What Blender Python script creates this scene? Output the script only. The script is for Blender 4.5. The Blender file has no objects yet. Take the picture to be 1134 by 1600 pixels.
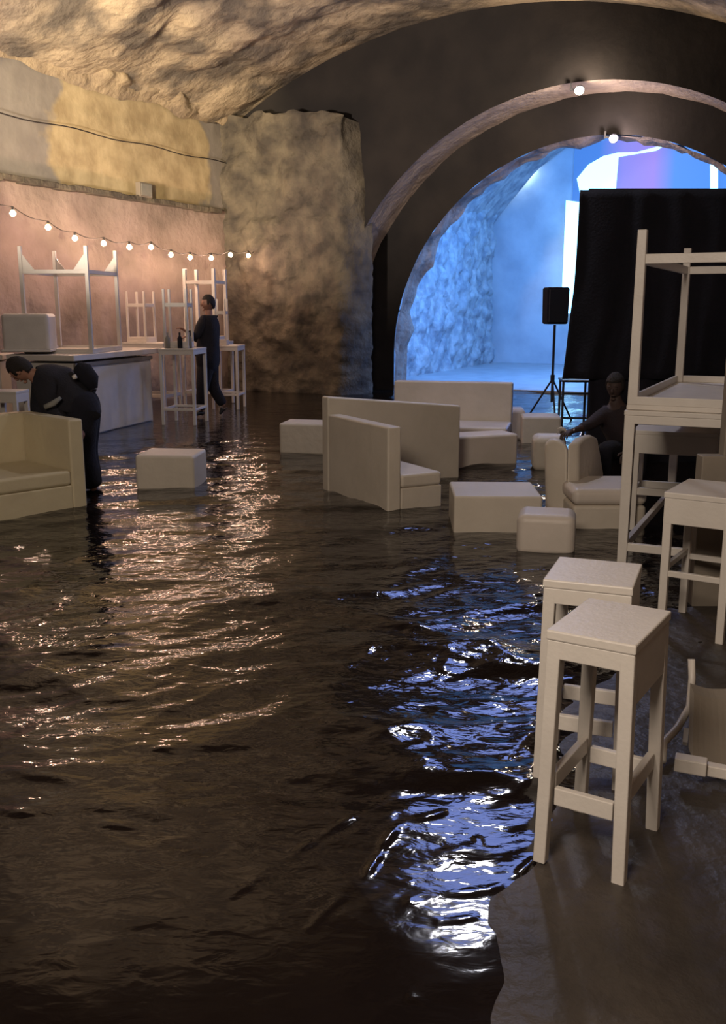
import bpy, bmesh, random
import numpy as np
from math import *
from mathutils import Vector, Matrix, noise
random.seed(7)
S = bpy.context.scene
COL = S.collection

# ------------------------------------------------------------------ camera, world, lights, exposure
PITCH = atan(320/1500)
CAM_H = 1.65
cd = bpy.data.cameras.new('camera'); cam = bpy.data.objects.new('camera', cd); COL.objects.link(cam)
cam.location = (0, 0, CAM_H); cam.rotation_euler = (pi/2-PITCH, 0, 0)
cd.sensor_fit = 'VERTICAL'; cd.sensor_height = 36; cd.lens = 36*1500/1600; cd.clip_start = .05; cd.clip_end = 200
S.camera = cam
S.view_settings.view_transform = 'Standard'; S.view_settings.look = 'None'
S.view_settings.gamma = 1; S.view_settings.use_curve_mapping = False
S.view_settings.exposure = 0.0
W = bpy.data.worlds.new('world'); S.world = W; W.use_nodes = True
W.node_tree.nodes['Background'].inputs[0].default_value = (.5, .45, .45, 1)
W.node_tree.nodes['Background'].inputs[1].default_value = .02

TH = radians(25)
A = Vector((sin(TH), cos(TH), 0)); V = Vector((cos(TH), -sin(TH), 0))   # hall axis, hall lateral
def hall(u, v, z=0): return A*u + V*v + Vector((0, 0, z))

def light(name, kind, loc, energy, color, size=.5, target=None, spot=None, blend=.3, size_y=None, spread=None):
    l = bpy.data.lights.new(name, kind); o = bpy.data.objects.new(name, l); COL.objects.link(o)
    o.location = loc; l.energy = energy; l.color = color
    if kind == 'AREA':
        l.shape = 'RECTANGLE'; l.size = size; l.size_y = size_y or size
        if spread: l.spread = radians(spread)
    else: l.shadow_soft_size = size
    if kind == 'SPOT': l.spot_size = radians(spot); l.spot_blend = blend
    if target is not None:
        o.rotation_euler = (Vector(target)-Vector(loc)).to_track_quat('-Z', 'Y').to_euler()
    return o
WARM = (1.0, .74, .5)
light('hall_work_light', 'AREA', (-1.4, -.6, 3.9), 215, (1.0, .84, .70), 1.4, (0.5, 7, .3))
light('ceiling_work_light', 'AREA', (1.15, 10.2, 5.05), 55, (.90, .90, 1.0), .28, (.8, 8.5, 0))
light('added_blue_fill', 'AREA', (1.75, 12.6, 5.1), 48, (.26, .38, 1.0), 1.6, (1.2, 8.0, 0))  # added lamp out of view, for blue water reflections and bluish furniture tops
light('added_vault_fill', 'SPOT', hall(2.2, -7.0, 2.2), 7600, (1.0, .83, .68), .35, hall(14.2, -8.6, 6.0), 44, .7)  # added lamp out of view, brightens vault and plaster
light('wall_spotlight', 'SPOT', hall(2.5, -4.2, 3.0), 6000, (1.0, .78, .44), .10, hall(14.2, -10.8, 4.35), 21, .3)
light('stage_blue_light', 'AREA', hall(19.7, -5.0, 5.6), 640, (.11, .36, 1.0), 1.4, hall(26.5, -7.8, 1.6))
light('stage_blue_wash', 'AREA', hall(19.7, -2.6, 5.4), 420, (.12, .38, 1.0), 1.4, hall(25, -6.0, 0))
light('stage_blue_spill', 'AREA', hall(24.0, -1.0, 4.2), 200, (.16, .32, 1.0), 1.2, hall(8, -5.2, 0))

# ------------------------------------------------------------------ pixel helpers (1134x1600 frame)
CP, SP = cos(PITCH), sin(PITCH)
def ray(px, py):
    x = (px-567)/1500; v = (800-py)/1500
    return Vector((x, CP+v*SP, -SP+v*CP))
def U(px, py, z=0):
    r = ray(px, py); t = (z-CAM_H)/r.z; return Vector((r.x*t, r.y*t, z))
def D(px, py, y):
    r = ray(px, py); t = y/r.y; return Vector((r.x*t, y, CAM_H+r.z*t))

# ------------------------------------------------------------------ materials
def mat(name, col, rough=.5, col2=None, scale=4, bump=0, bscale=30, metal=0, emit=None, es=0, detail=4, coat=0, contrast=(.35, .65)):
    m = bpy.data.materials.new(name); m.use_nodes = True; n = m.node_tree; b = n.nodes['Principled BSDF']
    b.inputs['Base Color'].default_value = (*col, 1); b.inputs['Roughness'].default_value = rough; b.inputs['Metallic'].default_value = metal
    tc = n.nodes.new('ShaderNodeTexCoord')
    if col2 is not None:
        t = n.nodes.new('ShaderNodeTexNoise'); t.inputs['Scale'].default_value = scale; t.inputs['Detail'].default_value = detail
        n.links.new(tc.outputs['Object'], t.inputs['Vector'])
        r = n.nodes.new('ShaderNodeValToRGB'); r.color_ramp.elements[0].position = contrast[0]; r.color_ramp.elements[1].position = contrast[1]
        r.color_ramp.elements[0].color = (*col, 1); r.color_ramp.elements[1].color = (*col2, 1)
        n.links.new(t.outputs['Fac'], r.inputs['Fac']); n.links.new(r.outputs['Color'], b.inputs['Base Color'])
    if bump:
        t2 = n.nodes.new('ShaderNodeTexNoise'); t2.inputs['Scale'].default_value = bscale; t2.inputs['Detail'].default_value = 6
        n.links.new(tc.outputs['Object'], t2.inputs['Vector'])
        bp = n.nodes.new('ShaderNodeBump'); bp.inputs['Strength'].default_value = bump; bp.inputs['Distance'].default_value = .05
        n.links.new(t2.outputs['Fac'], bp.inputs['Height']); n.links.new(bp.outputs['Normal'], b.inputs['Normal'])
    if emit: b.inputs['Emission Color'].default_value = (*emit, 1); b.inputs['Emission Strength'].default_value = es
    if coat: b.inputs['Coat Weight'].default_value = coat
    return m
M = {}
M['white'] = mat('white_paint', (.68, .63, .56), .42, (.63, .58, .515), 6, .05, 60)
M['leather'] = mat('cream_leatherette', (.62, .55, .45), .5, (.57, .505, .41), 3, .12, 12)
M['leather_lit'] = mat('warm_lit_leatherette', (.60, .52, .34), .5, (.55, .47, .31), 3, .12, 12)  # cream leatherette with the yellow spot light tinted into its colour
M['leather2'] = mat('white_leatherette', (.66, .58, .50), .48, (.60, .53, .45), 3, .1, 12)
M['taupe'] = mat('taupe_laminate', (.24, .205, .16), .6, (.20, .17, .135), 3, .05, 30)
M['black'] = mat('black_cloth', (.004, .004, .009), .95, (.007, .006, .012), 5, .2, 40)
M['navy'] = mat('dark_jacket_cloth', (.008, .008, .013), .9, (.013, .011, .016), 12, .3, 60)
M['maroon'] = mat('dark_maroon_cloth', (.03, .017, .018), .9, (.022, .016, .02), 8, .2, 50)
M['blackmetal'] = mat('black_metal', (.015, .015, .018), .4)
M['skin'] = mat('skin', (.36, .19, .13), .6, (.30, .15, .10), 20)
M['skin_shaded'] = mat('shaded_skin', (.055, .032, .026), .7)  # skin with the shade on face and hands put into the colour
M['hair'] = mat('dark_hair', (.012, .008, .006), .7, (.02, .013, .01), 60, .5, 150)
M['grey'] = mat('grey_cloth', (.24, .23, .20), .8, (.2, .2, .18), 8)
M['rock'] = mat('tan_rock', (.50, .39, .25), .95, (.26, .20, .14), 1.5, .9, 7, detail=8)
M['rockgrey'] = mat('grey_tan_rock', (.165, .14, .10), .95, (.065, .056, .046), 2.4, 1.6, 5, detail=8)
M['vault'] = mat('vault_rock', (.48, .38, .26), .95, (.15, .125, .10), 1.1, 1.6, 4, detail=9, contrast=(.42, .58))
M['darkwall'] = mat('near_black_wall', (.013, .011, .011), .95, (.024, .020, .018), 1.2, .4, 3)  # near-black brown for both arch walls
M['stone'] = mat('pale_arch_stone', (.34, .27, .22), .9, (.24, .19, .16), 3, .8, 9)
M['bluewall'] = mat('pale_rough_stone', (.50, .50, .50), .9, (.26, .27, .30), 3.5, 1.0, 6, detail=8)
M['backwall'] = mat('pale_plaster', (.55, .56, .58), .9, (.42, .43, .46), 1.2, .2, 5)
M['drywet'] = mat('pale_concrete', (.45, .45, .46), .35, (.34, .34, .35), 2, .2, 10)
M['bulb'] = mat('warm_glass_bulb', (1, .8, .6), .3, emit=(1, .66, .36), es=28)
M['lamp'] = mat('lamp_glass', (1, .9, .8), .3, emit=(1, .84, .62), es=60)
M['lampv'] = mat('violet_lamp_glass', (.9, .8, 1), .3, emit=(.8, .6, 1), es=30)
M['wire'] = mat('dark_cable', (.02, .015, .012), .6)

# concrete floor: damp, blotchy
M['concrete'] = mat('damp_concrete', (.062, .050, .040), .5, (.032, .026, .022), 2.5, .35, 14, detail=8)
# murky flood water
def water_mat():
    m = bpy.data.materials.new('murky_flood_water'); m.use_nodes = True; n = m.node_tree; b = n.nodes['Principled BSDF']
    b.inputs['Base Color'].default_value = (.0085, .0055, .0045, 1); b.inputs['Roughness'].default_value = .07; b.inputs['IOR'].default_value = 1.38
    b.inputs['Specular IOR Level'].default_value = .62
    tc = n.nodes.new('ShaderNodeTexCoord')
    def nz(s, d, dist=0, st=1, prev=None):
        mp = n.nodes.new('ShaderNodeMapping'); mp.inputs['Rotation'].default_value = (0, 0, .25); mp.inputs['Scale'].default_value = (.55, 1, 1)
        n.links.new(tc.outputs['Object'], mp.inputs['Vector'])
        t = n.nodes.new('ShaderNodeTexNoise'); t.inputs['Scale'].default_value = s; t.inputs['Detail'].default_value = d; t.inputs['Distortion'].default_value = dist
        n.links.new(mp.outputs['Vector'], t.inputs['Vector'])
        bp = n.nodes.new('ShaderNodeBump'); bp.inputs['Strength'].default_value = st; bp.inputs['Distance'].default_value = .05
        mu = n.nodes.new('ShaderNodeMath'); mu.operation = 'MULTIPLY'; n.links.new(t.outputs['Fac'], mu.inputs[0]); n.links.new(mr.outputs[0], mu.inputs[1])
        n.links.new(mu.outputs[0], bp.inputs['Height'])
        if prev: n.links.new(prev.outputs['Normal'], bp.inputs['Normal'])
        return bp
    sep = n.nodes.new('ShaderNodeSeparateXYZ'); n.links.new(tc.outputs['Object'], sep.inputs[0])
    mr = n.nodes.new('ShaderNodeMapRange'); n.links.new(sep.outputs['Y'], mr.inputs['Value'])
    for k_, v_ in (('From Min', 2.0), ('From Max', 4.6), ('To Min', .12), ('To Max', 1.0)): mr.inputs[k_].default_value = v_
    b1 = nz(4.5, 3, .6, .26); b2 = nz(17, 3, .5, .13, b1)
    n.links.new(b2.outputs['Normal'], b.inputs['Normal'])
    return m
M['water'] = water_mat()

# left wall plaster: grey-buff plaster with an irregular ochre area (hall frame object coordinates: x=u, z=height)
def plaster_mat():
    m = bpy.data.materials.new('old_plaster'); m.use_nodes = True; n = m.node_tree; b = n.nodes['Principled BSDF']
    b.inputs['Roughness'].default_value = .9
    tc = n.nodes.new('ShaderNodeTexCoord'); sep = n.nodes.new('ShaderNodeSeparateXYZ')
    nt = n.nodes.new('ShaderNodeTexNoise'); nt.inputs['Scale'].default_value = .9; nt.inputs['Detail'].default_value = 5
    n.links.new(tc.outputs['Object'], nt.inputs['Vector'])
    sc = n.nodes.new('ShaderNodeVectorMath'); sc.operation = 'MULTIPLY_ADD'; sc.inputs[1].default_value = (2.3, 2.3, 2.3)
    n.links.new(nt.outputs['Color'], sc.inputs[0]); n.links.new(tc.outputs['Object'], sc.inputs[2])
    n.links.new(sc.outputs[0], sep.inputs[0])
    def mth(op, a, bb=None, clamp=False):
        q = n.nodes.new('ShaderNodeMath'); q.operation = op; q.use_clamp = clamp
        for i, x in enumerate((a, bb)):
            if x is None: continue
            if isinstance(x, (int, float)): q.inputs[i].default_value = x
            else: n.links.new(x, q.inputs[i])
        return q.outputs[0]
    du = mth('DIVIDE', mth('SUBTRACT', sep.outputs['X'], 15.15), 2.35)
    dz = mth('DIVIDE', mth('SUBTRACT', sep.outputs['Z'], 5.40), 1.10)
    r2 = mth('ADD', mth('POWER', mth('ABSOLUTE', du), 2.4), mth('POWER', mth('ABSOLUTE', dz), 2.4))
    msk = mth('MULTIPLY', mth('SUBTRACT', 1.05, r2), 5, True)
    n2 = n.nodes.new('ShaderNodeTexNoise'); n2.inputs['Scale'].default_value = 3; n2.inputs['Detail'].default_value = 8
    n.links.new(tc.outputs['Object'], n2.inputs['Vector'])
    def ramp(c1, c2):
        r = n.nodes.new('ShaderNodeValToRGB'); r.color_ramp.elements[0].position = .35; r.color_ramp.elements[1].position = .65
        r.color_ramp.elements[0].color = (*c1, 1); r.color_ramp.elements[1].color = (*c2, 1); n.links.new(n2.outputs['Fac'], r.inputs['Fac']); return r.outputs['Color']
    mx = n.nodes.new('ShaderNodeMix'); mx.data_type = 'RGBA'
    n.links.new(msk, mx.inputs['Factor']); n.links.new(ramp((.24, .215, .195), (.30, .27, .24)), mx.inputs['A']); n.links.new(ramp((.38, .29, .165), (.56, .45, .27)), mx.inputs['B'])
    n.links.new(mx.outputs['Result'], b.inputs['Base Color'])
    bp = n.nodes.new('ShaderNodeBump'); bp.inputs['Strength'].default_value = .4; bp.inputs['Distance'].default_value = .05
    n.links.new(n2.outputs['Fac'], bp.inputs['Height']); n.links.new(bp.outputs['Normal'], b.inputs['Normal'])
    return m
M['plaster'] = plaster_mat()
# lower wall: coursed masonry
def masonry(name, c1, c2, cm, w=.55, h=.26):
    m = bpy.data.materials.new(name); m.use_nodes = True; n = m.node_tree; b = n.nodes['Principled BSDF']; b.inputs['Roughness'].default_value = .95
    tc = n.nodes.new('ShaderNodeTexCoord'); mp = n.nodes.new('ShaderNodeMapping'); mp.inputs['Rotation'].default_value = (-pi/2, 0, 0)
    n.links.new(tc.outputs['Object'], mp.inputs['Vector'])
    nz = n.nodes.new('ShaderNodeTexNoise'); nz.inputs['Scale'].default_value = 2.5; nz.inputs['Detail'].default_value = 7; n.links.new(tc.outputs['Object'], nz.inputs['Vector'])
    ad = n.nodes.new('ShaderNodeVectorMath'); ad.operation = 'MULTIPLY_ADD'; ad.inputs[1].default_value = (.12, .12, .12)
    n.links.new(nz.outputs['Color'], ad.inputs[0]); n.links.new(mp.outputs['Vector'], ad.inputs[2])
    br = n.nodes.new('ShaderNodeTexBrick'); br.inputs['Scale'].default_value = 1; br.inputs['Brick Width'].default_value = w; br.inputs['Row Height'].default_value = h
    br.inputs['Mortar Size'].default_value = .015; br.inputs['Mortar Smooth'].default_value = .6
    br.inputs['Color1'].default_value = (*c1, 1); br.inputs['Color2'].default_value = (*c2, 1); br.inputs['Mortar'].default_value = (*cm, 1)
    n.links.new(ad.outputs[0], br.inputs['Vector'])
    mx = n.nodes.new('ShaderNodeMix'); mx.data_type = 'RGBA'; mx.blend_type = 'MULTIPLY'; mx.inputs['Factor'].default_value = .8
    r = n.nodes.new('ShaderNodeValToRGB'); r.color_ramp.elements[0].color = (.35, .33, .32, 1); r.color_ramp.elements[1].color = (1.4, 1.35, 1.3, 1)
    n.links.new(nz.outputs['Fac'], r.inputs['Fac']); n.links.new(br.outputs['Color'], mx.inputs['A']); n.links.new(r.outputs['Color'], mx.inputs['B'])
    n.links.new(mx.outputs['Result'], b.inputs['Base Color'])
    bp = n.nodes.new('ShaderNodeBump'); bp.inputs['Strength'].default_value = .7; bp.inputs['Distance'].default_value = .06
    n.links.new(nz.outputs['Fac'], bp.inputs['Height']); n.links.new(bp.outputs['Normal'], b.inputs['Normal'])
    return m
M['lowwall'] = mat('blotchy_old_render', (.37, .29, .25), .95, (.19, .15, .125), 1.1, .7, 5, detail=9, contrast=(.35, .68))
M['masonry'] = masonry('buff_masonry', (.30, .22, .17), (.24, .18, .14), (.12, .09, .07))
M['bluemasonry'] = masonry('pale_masonry', (.50, .50, .52), (.40, .40, .43), (.22, .22, .25), .5, .22)

# ------------------------------------------------------------------ mesh helpers
def link(name, bm, m, parent=None, smooth=False, bevel=0, seg=2, loc=None):
    me = bpy.data.meshes.new(name); bmesh.ops.recalc_face_normals(bm, faces=bm.faces); bm.to_mesh(me); bm.free()
    if smooth: me.polygons.foreach_set('use_smooth', [True]*len(me.polygons))
    me.materials.append(m); o = bpy.data.objects.new(name, me); COL.objects.link(o)
    if parent: o.parent = parent
    if loc is not None: o.location = loc
    if bevel:
        b = o.modifiers.new('bevel', 'BEVEL'); b.width = bevel; b.segments = seg; b.limit_method = 'ANGLE'
        if seg > 2: me.polygons.foreach_set('use_smooth', [True]*len(me.polygons)); w = o.modifiers.new('wn', 'WEIGHTED_NORMAL')
    return o
def box(bm, c, s, mtx=None, taper=1):
    r = bmesh.ops.create_cube(bm, size=1)['verts']
    for v in r:
        k = taper if v.co.z < 0 else 1
        v.co = Vector((c[0]+v.co.x*s[0]*k, c[1]+v.co.y*s[1]*k, c[2]+v.co.z*s[2]))
        if mtx: v.co = mtx @ v.co
    return r
def bar(bm, a, b, w, h=None):
    a, b = Vector(a), Vector(b); d = b-a; h = h or w
    q = d.to_track_quat('Z', 'Y').to_matrix().to_4x4(); q.translation = (a+b)/2
    r = bmesh.ops.create_cube(bm, size=1)['verts']
    for v in r: v.co = q @ Vector((v.co.x*w, v.co.y*h, v.co.z*d.length))
def tube(bm, pts, r, n=10):
    pts = [Vector(p) for p in pts]; rings = []
    for i, p in enumerate(pts):
        d = (pts[min(i+1, len(pts)-1)]-pts[max(i-1, 0)]).normalized()
        x = d.cross(Vector((0, 0, 1)));
        if x.length < .1: x = Vector((1, 0, 0))
        x.normalize(); y = d.cross(x)
        rr = r[i] if isinstance(r, (list, tuple)) else r
        rings.append([bm.verts.new(p+(x*cos(t*2*pi/n)+y*sin(t*2*pi/n))*rr) for t in range(n)])
    for a, b in zip(rings, rings[1:]):
        for i in range(n): bm.faces.new((a[i], a[(i+1) % n], b[(i+1) % n], b[i]))
    bm.faces.new(rings[0]); bm.faces.new(rings[-1])
def one_box(name, c, s, m, parent=None, bevel=.01, seg=2, taper=1):
    bm = bmesh.new(); box(bm, c, s, taper=taper); return link(name, bm, m, parent, bevel=bevel, seg=seg)
def thing(name, label, cat, loc=(0, 0, 0), rz=0, group=None, rot=None):
    o = bpy.data.objects.new(name, None); COL.objects.link(o); o.location = loc
    o.rotation_euler = rot if rot else (0, 0, rz); o.empty_display_size = .2
    o['label'] = label; o['category'] = cat
    if group: o['group'] = group
    return o
def tag(o, label, cat, group=None):
    o['label'] = label; o['category'] = cat
    if group: o['group'] = group
    return o
def struct(o): o['kind'] = 'structure'; return o
def fbm(x, y, z, s, o=4): return noise.fractal(Vector((x*s, y*s, z*s)), 1.0, 2.0, o)

# objects in the hall frame: x along the hall axis, y across (left = +y is NOT used; local y = -v)
HALL = Matrix(((A.x, -V.x, 0, 0), (A.y, -V.y, 0, 0), (0, 0, 1, 0), (0, 0, 0, 1)))
def hlink(name, bm, m, smooth=False, bevel=0):
    o = link(name, bm, m, smooth=smooth, bevel=bevel); o.matrix_world = HALL; return o
def grid(name, f, nu, nv, m, smooth=True, closed=False):
    bm = bmesh.new(); vs = [[bm.verts.new(f(i/nu, j/nv)) for j in range(nv+1)] for i in range(nu+1)]
    for i in range(nu):
        for j in range(nv): bm.faces.new((vs[i][j], vs[i+1][j], vs[i+1][j+1], vs[i][j+1]))
    return bm

# ------------------------------------------------------------------ the setting
UA, UB = 17.2, 18.25
VC, ZC, RC = -5.45, -3.61, 10.31           # vault circle
VL = -10.8
# floor: concrete rising out of the water on the right
EDGE = [(.20, .3), (.19, 1.2), (.2, 1.96), (.27, 2.4), (.36, 2.51), (.53, 2.66), (.62, 2.95), (.80, 3.5), (1.15, 4.27), (1.5, 5.1), (2.1, 6.2), (3.4, 8.2), (6, 12)]
EX = np.array([p[0] for p in EDGE]); EY = np.array([p[1] for p in EDGE])
bm = bmesh.new()
ys = [-6]+[.3+i*.12 for i in range(100)]+[13, 15, 17, 20]; 
rows = []
for y in ys:
    e = float(np.interp(y, EY, EX)); xs = [-14, -10, -6, -3]+[e+d for d in (-1.5, -.9, -.5, -.3, -.15, -.05, .05, .15, .3, .5, .9, 1.6)]+[14]
    row = []
    for x in xs:
        d = x-e; z = -.07+.085*max(0, min(1, (d+.35)/.55)) + (.006*fbm(x, y, 0, 1.5) if -2 < d < 2 else 0)
        row.append(bm.verts.new((x, y, min(z, .012))))
    rows.append(row)
for a, b in zip(rows, rows[1:]):
    for i in range(len(a)-1): bm.faces.new((a[i], a[i+1], b[i+1], b[i]))
struct(link('floor', bm, M['concrete'], smooth=True))

# flood water with real ripples
ny, nk = 720, 460
Y = .5*np.exp(np.linspace(0, log(22/.5), ny)); K = np.linspace(-.78, .62, nk)
YY, KK = np.meshgrid(Y, K, indexing='ij'); XX = YY*KK
rng = np.random.RandomState(4)
nzv = np.array([noise.noise(Vector((x*.5, y*.5, 3))) for x, y in zip(XX.ravel()[::1], YY.ravel()[::1])]).reshape(XX.shape)
nzw = np.array([noise.noise(Vector((x*1.7, y*2.6, 9))) for x, y in zip(XX.ravel(), YY.ravel())]).reshape(XX.shape)
Z = np.zeros_like(XX)
for i in range(26):
    lam = 10**rng.uniform(-.85, .2); ang = rng.normal(1.75, .45); amp = .0042*lam**1.0
    k = 2*pi/lam
    ph = k*(cos(ang)*XX+sin(ang)*YY)+rng.uniform(0, 6.3)+nzv*5+nzw*1.4
    w = 1-np.abs(np.sin(ph/2)); Z += amp*(w*w*1.6-.5)*(1 if lam > .12 else .5)
Z += .010*nzw
calm = np.clip((YY-11.2-(XX+2.5)*.15)/1.5, 0, 1)*np.clip((-XX-.2)/1.0, 0, 1)     # sheltered by the bar
near = np.clip((YY-1.9)/2.2, .12, 1)
right = np.exp(-((XX-.10*YY-.05)/.45)**2)*np.clip((YY-2.3)/.6, 0, 1)
Z *= (1-.85*calm)*np.maximum(near, .45*right)*(1+.5*right)*(.55+.9*np.clip(nzv+.45, 0, 1))
RIDGES = [([(90, 1572), (200, 1545), (330, 1440), (430, 1352), (560, 1268), (640, 1215)], .010, .016),
          ([(480, 1450), (560, 1370), (600, 1318), (625, 1285), (690, 1262)], .012, .018),
          ([(640, 1405), (700, 1392), (760, 1388), (800, 1366), (833, 1338)], .013, .022),
          ([(600, 1245), (650, 1195), (700, 1160), (770, 1125)], .010, .02),
          ([(560, 1030), (600, 990), (680, 970)], .010, .03),
          ([(0, 1272), (80, 1282), (160, 1290), (300, 1312)], .010, .03),
          ([(0, 1210), (120, 1220), (220, 1222), (300, 1238)], .011, .03),
          ([(250, 1170), (330, 1168), (430, 1158)], .010, .03),
          ([(690, 1300), (740, 1290), (765, 1330)], .010, .02),
          ([(640, 1560), (690, 1575)], .006, .015), ([(690, 1440), (740, 1430)], .008, .015)]
nzf = np.array([noise.noise(Vector((x*7, y*9, 21))) for x, y in zip(XX.ravel(), YY.ravel())]).reshape(XX.shape)
for pl, h, wd in RIDGES:
    P = [U(*p) for p in pl]; best = np.full(XX.shape, 9.)
    for a, b in zip(P, P[1:]):
        dx, dy = b.x-a.x, b.y-a.y; t = np.clip(((XX-a.x)*dx+(YY-a.y)*dy)/(dx*dx+dy*dy), 0, 1)
        best = np.minimum(best, np.hypot(XX+nzw*.05-(a.x+t*dx), YY+nzv*.06-(a.y+t*dy)))
    Z += .5*h*np.exp(-(best/(wd*.8))**2)*np.clip(.35+1.9*nzf+.8*nzw, 0, 1.3)*(1 if P[0].y > 3.2 else .85)
me = bpy.data.meshes.new('flood_water')
co = np.stack([XX, YY, Z], -1).reshape(-1, 3)
idx = np.arange(ny*nk).reshape(ny, nk)
q = np.stack([idx[:-1, :-1], idx[:-1, 1:], idx[1:, 1:], idx[1:, :-1]], -1).reshape(-1, 4)
cx, cy = co[q[:, 0], 0], co[q[:, 0], 1]
uu = cx*A.x+cy*A.y; vv = cx*V.x+cy*V.y
q = q[(uu < UB+.8) & (vv > VL+.05) & (vv < 1.9) & ~((uu > UA) & (vv < -8.7))]
me.from_pydata(co.tolist(), [], q.tolist()); me.polygons.foreach_set('use_smooth', [True]*len(me.polygons))
me.materials.append(M['water']); wo = bpy.data.objects.new('flood_water', me); COL.objects.link(wo)
wo['kind'] = 'stuff'; tag(wo, 'rippling brown flood water covering the hall floor', 'water')

# left wall: masonry up to the ledge, plaster above
def f_low(a, b):
    u, z = -6+a*(UA+6.2), -.1+b*3.6; return (u, -VL-.0-.07*fbm(u, 0, z, .9)+.0, z)
struct(hlink('wall_left', grid('w', f_low, 150, 30, None), M['lowwall'], True))
def f_up(a, b):
    u, z = -6+a*(UA+6.2), 3.45+b*1.9
    return (u, -VL+.04-.04*fbm(u, 1, z, .6), z)
struct(hlink('wall_left_plaster', grid('w', f_up, 150, 24, None), M['plaster'], True))
bm = bmesh.new()
n = 60
for i in range(n):
    u0, u1 = -6+i*(UA+5.2)/n, -6+(i+1)*(UA+5.2)/n
    box(bm, ((u0+u1)/2, -VL-.07, 3.46+.02*noise.noise(Vector((i*.7, 0, 0)))), (u1-u0+.002, .16, .09+.03*noise.noise(Vector((i*.9, 5, 0)))))
struct(hlink('trim_1', bm, M['rockgrey'], bevel=.015))
# vault
def f_v(a, b):
    u = -6+a*(UA+6.0); t0 = asin((VL-.15-VC)/RC); t1 = asin((2.2-VC)/RC); t = t0+(t1-t0)*b
    k = fbm(u, t*RC, 2, .45, 6); k2 = fbm(u, t*RC, 7, 1.6, 4)
    ed = min(1, b*7)
    r = RC-((.18+.22*(b < .45)*(1-b/.45))*abs(k)+.09*abs(k2))*(1 if b < .5 else .6)*min(1, max(0, (UA-u)*2))*(.4+.6*ed)
    return (u, -(VC+r*sin(t)), ZC+r*cos(t))
struct(hlink('ceiling', grid('w', f_v, 170, 130, None), M['vault'], True))
# ragged rock lip where the vault meets the plaster
def f_lip(a, b):
    u = 2+a*(UA-2.05); z = 5.05+.30*b+.22*fbm(u, 0, 0, .5)+(.25 if u < 13 else 0)*b
    th = .10+.30*abs(fbm(u, b*2, 4, 1.1, 5))
    return (u, -VL-th*sin(pi*min(1, b*1.2)) + (.1 if b > .85 else 0), z+.35*b)
struct(hlink('trim_2', grid('w', f_lip, 190, 14, None), M['rock'], True))
# right wall and rear wall (behind the photographer) close the room
bm = bmesh.new(); box(bm, (5.5, -2.1, 2.4), (23.4, .2, 5.4)); struct(hlink('wall_right', bm, M['masonry']))
bm = bmesh.new(); box(bm, (-6.1, 4.3, 3.2), (.2, 13.4, 7.2)); struct(hlink('wall_back', bm, M['masonry']))
# pier of bare rock in front of the end wall
def f_pier(a, b):
    v = VL-.1+a*2.98; z = -.1+b*5.45
    top = 5.30-.25*(a**3)-.12*abs(fbm(v, 0, 3, 1.3)); z = min(z, top)
    rnd = .75*max(0, (a-.86)/.14)**2
    cut = .12*max(0, (z-3.0))*max(0, a-.6)*0
    return (16.78-.22*abs(fbm(v, z, 1, .9, 5))-.10*abs(fbm(v, z*1.8, 6, 2.4, 4))+rnd-.05*(z < 3.3), -(v-.10*max(0, z-4.0)*(a > .9)), z)
bm = grid('w', f_pier, 60, 90, None)
struct(hlink('wall_pier', bm, M['rockgrey'], True))
# arch walls: plate with a round-headed opening
def arch_wall(name, u, vc, zc, R, u_thick, m, ms, v0, v1, ztop, ms_name, rough=.03, back=False):
    seg = 72; bm = bmesh.new(); inner = []; outer = []
    for i in range(seg+1):
        t = pi*i/seg; inner.append((vc-R*cos(t), zc+R*sin(t)))
    inner = [(vc-R, -.12)]+inner+[(vc+R, -.12)]
    for p in inner:
        d = Vector((p[0]-vc, p[1]-zc));
        if p[1] < 0: outer.append((v0 if p[0] < vc else v1, p[1])); continue
        ts = []
        if d.x < -1e-6: ts.append((v0-vc)/d.x)
        if d.x > 1e-6: ts.append((v1-vc)/d.x)
        if d.y > 1e-6: ts.append((ztop-zc)/d.y)
        t = min(ts); outer.append((vc+d.x*t, zc+d.y*t))
    a = [bm.verts.new((u, -p[0], p[1])) for p in inner]; b = [bm.verts.new((u, -p[0], p[1])) for p in outer]
    for i in range(len(a)-1): bm.faces.new((a[i], a[i+1], b[i+1], b[i]))
    # corner fillers
    for s, vv_ in ((0, v0), (1, v1)):
        cands = [q for q in outer if abs(q[1]-ztop) < 1e-4]; e = min(cands, key=lambda q: abs(q[0]-vv_)); c2 = [q for q in outer if abs(q[0]-vv_) < 1e-4]; g = max(c2, key=lambda q: q[1])
        bm.faces.new([bm.verts.new((u, -e[0], ztop)), bm.verts.new((u, -vv_, ztop)), bm.verts.new((u, -vv_, g[1]))])
    struct(hlink(name, bm, m))
    # soffit ring of stone
    bm = bmesh.new(); vs = []
    L = 12
    for j in range(L+1):
        uu_ = u+u_thick*j/L; row = []
        for i, p in enumerate(inner):
            d = Vector((p[0]-vc, p[1]-zc)).normalized() if p[1] > 0 else Vector((-1 if p[0] < vc else 1, 0))
            k = rough*fbm(uu_, p[0]*1.0, p[1], 2.2, 4)*(1 if j else .4)
            row.append(bm.verts.new((uu_, -(p[0]+d.x*k), p[1]+d.y*k)))
        vs.append(row)
    for j in range(L):
        for i in range(len(inner)-1): bm.faces.new((vs[j][i], vs[j][i+1], vs[j+1][i+1], vs[j+1][i]))
    struct(hlink(ms_name, bm, ms, True))
arch_wall('wall_front', UA, -3.864, .452, 4.907, UB-UA+.02, M['darkwall'], M['stone'], VL-.3, 2.4, 8.2, 'trim_4')
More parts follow.
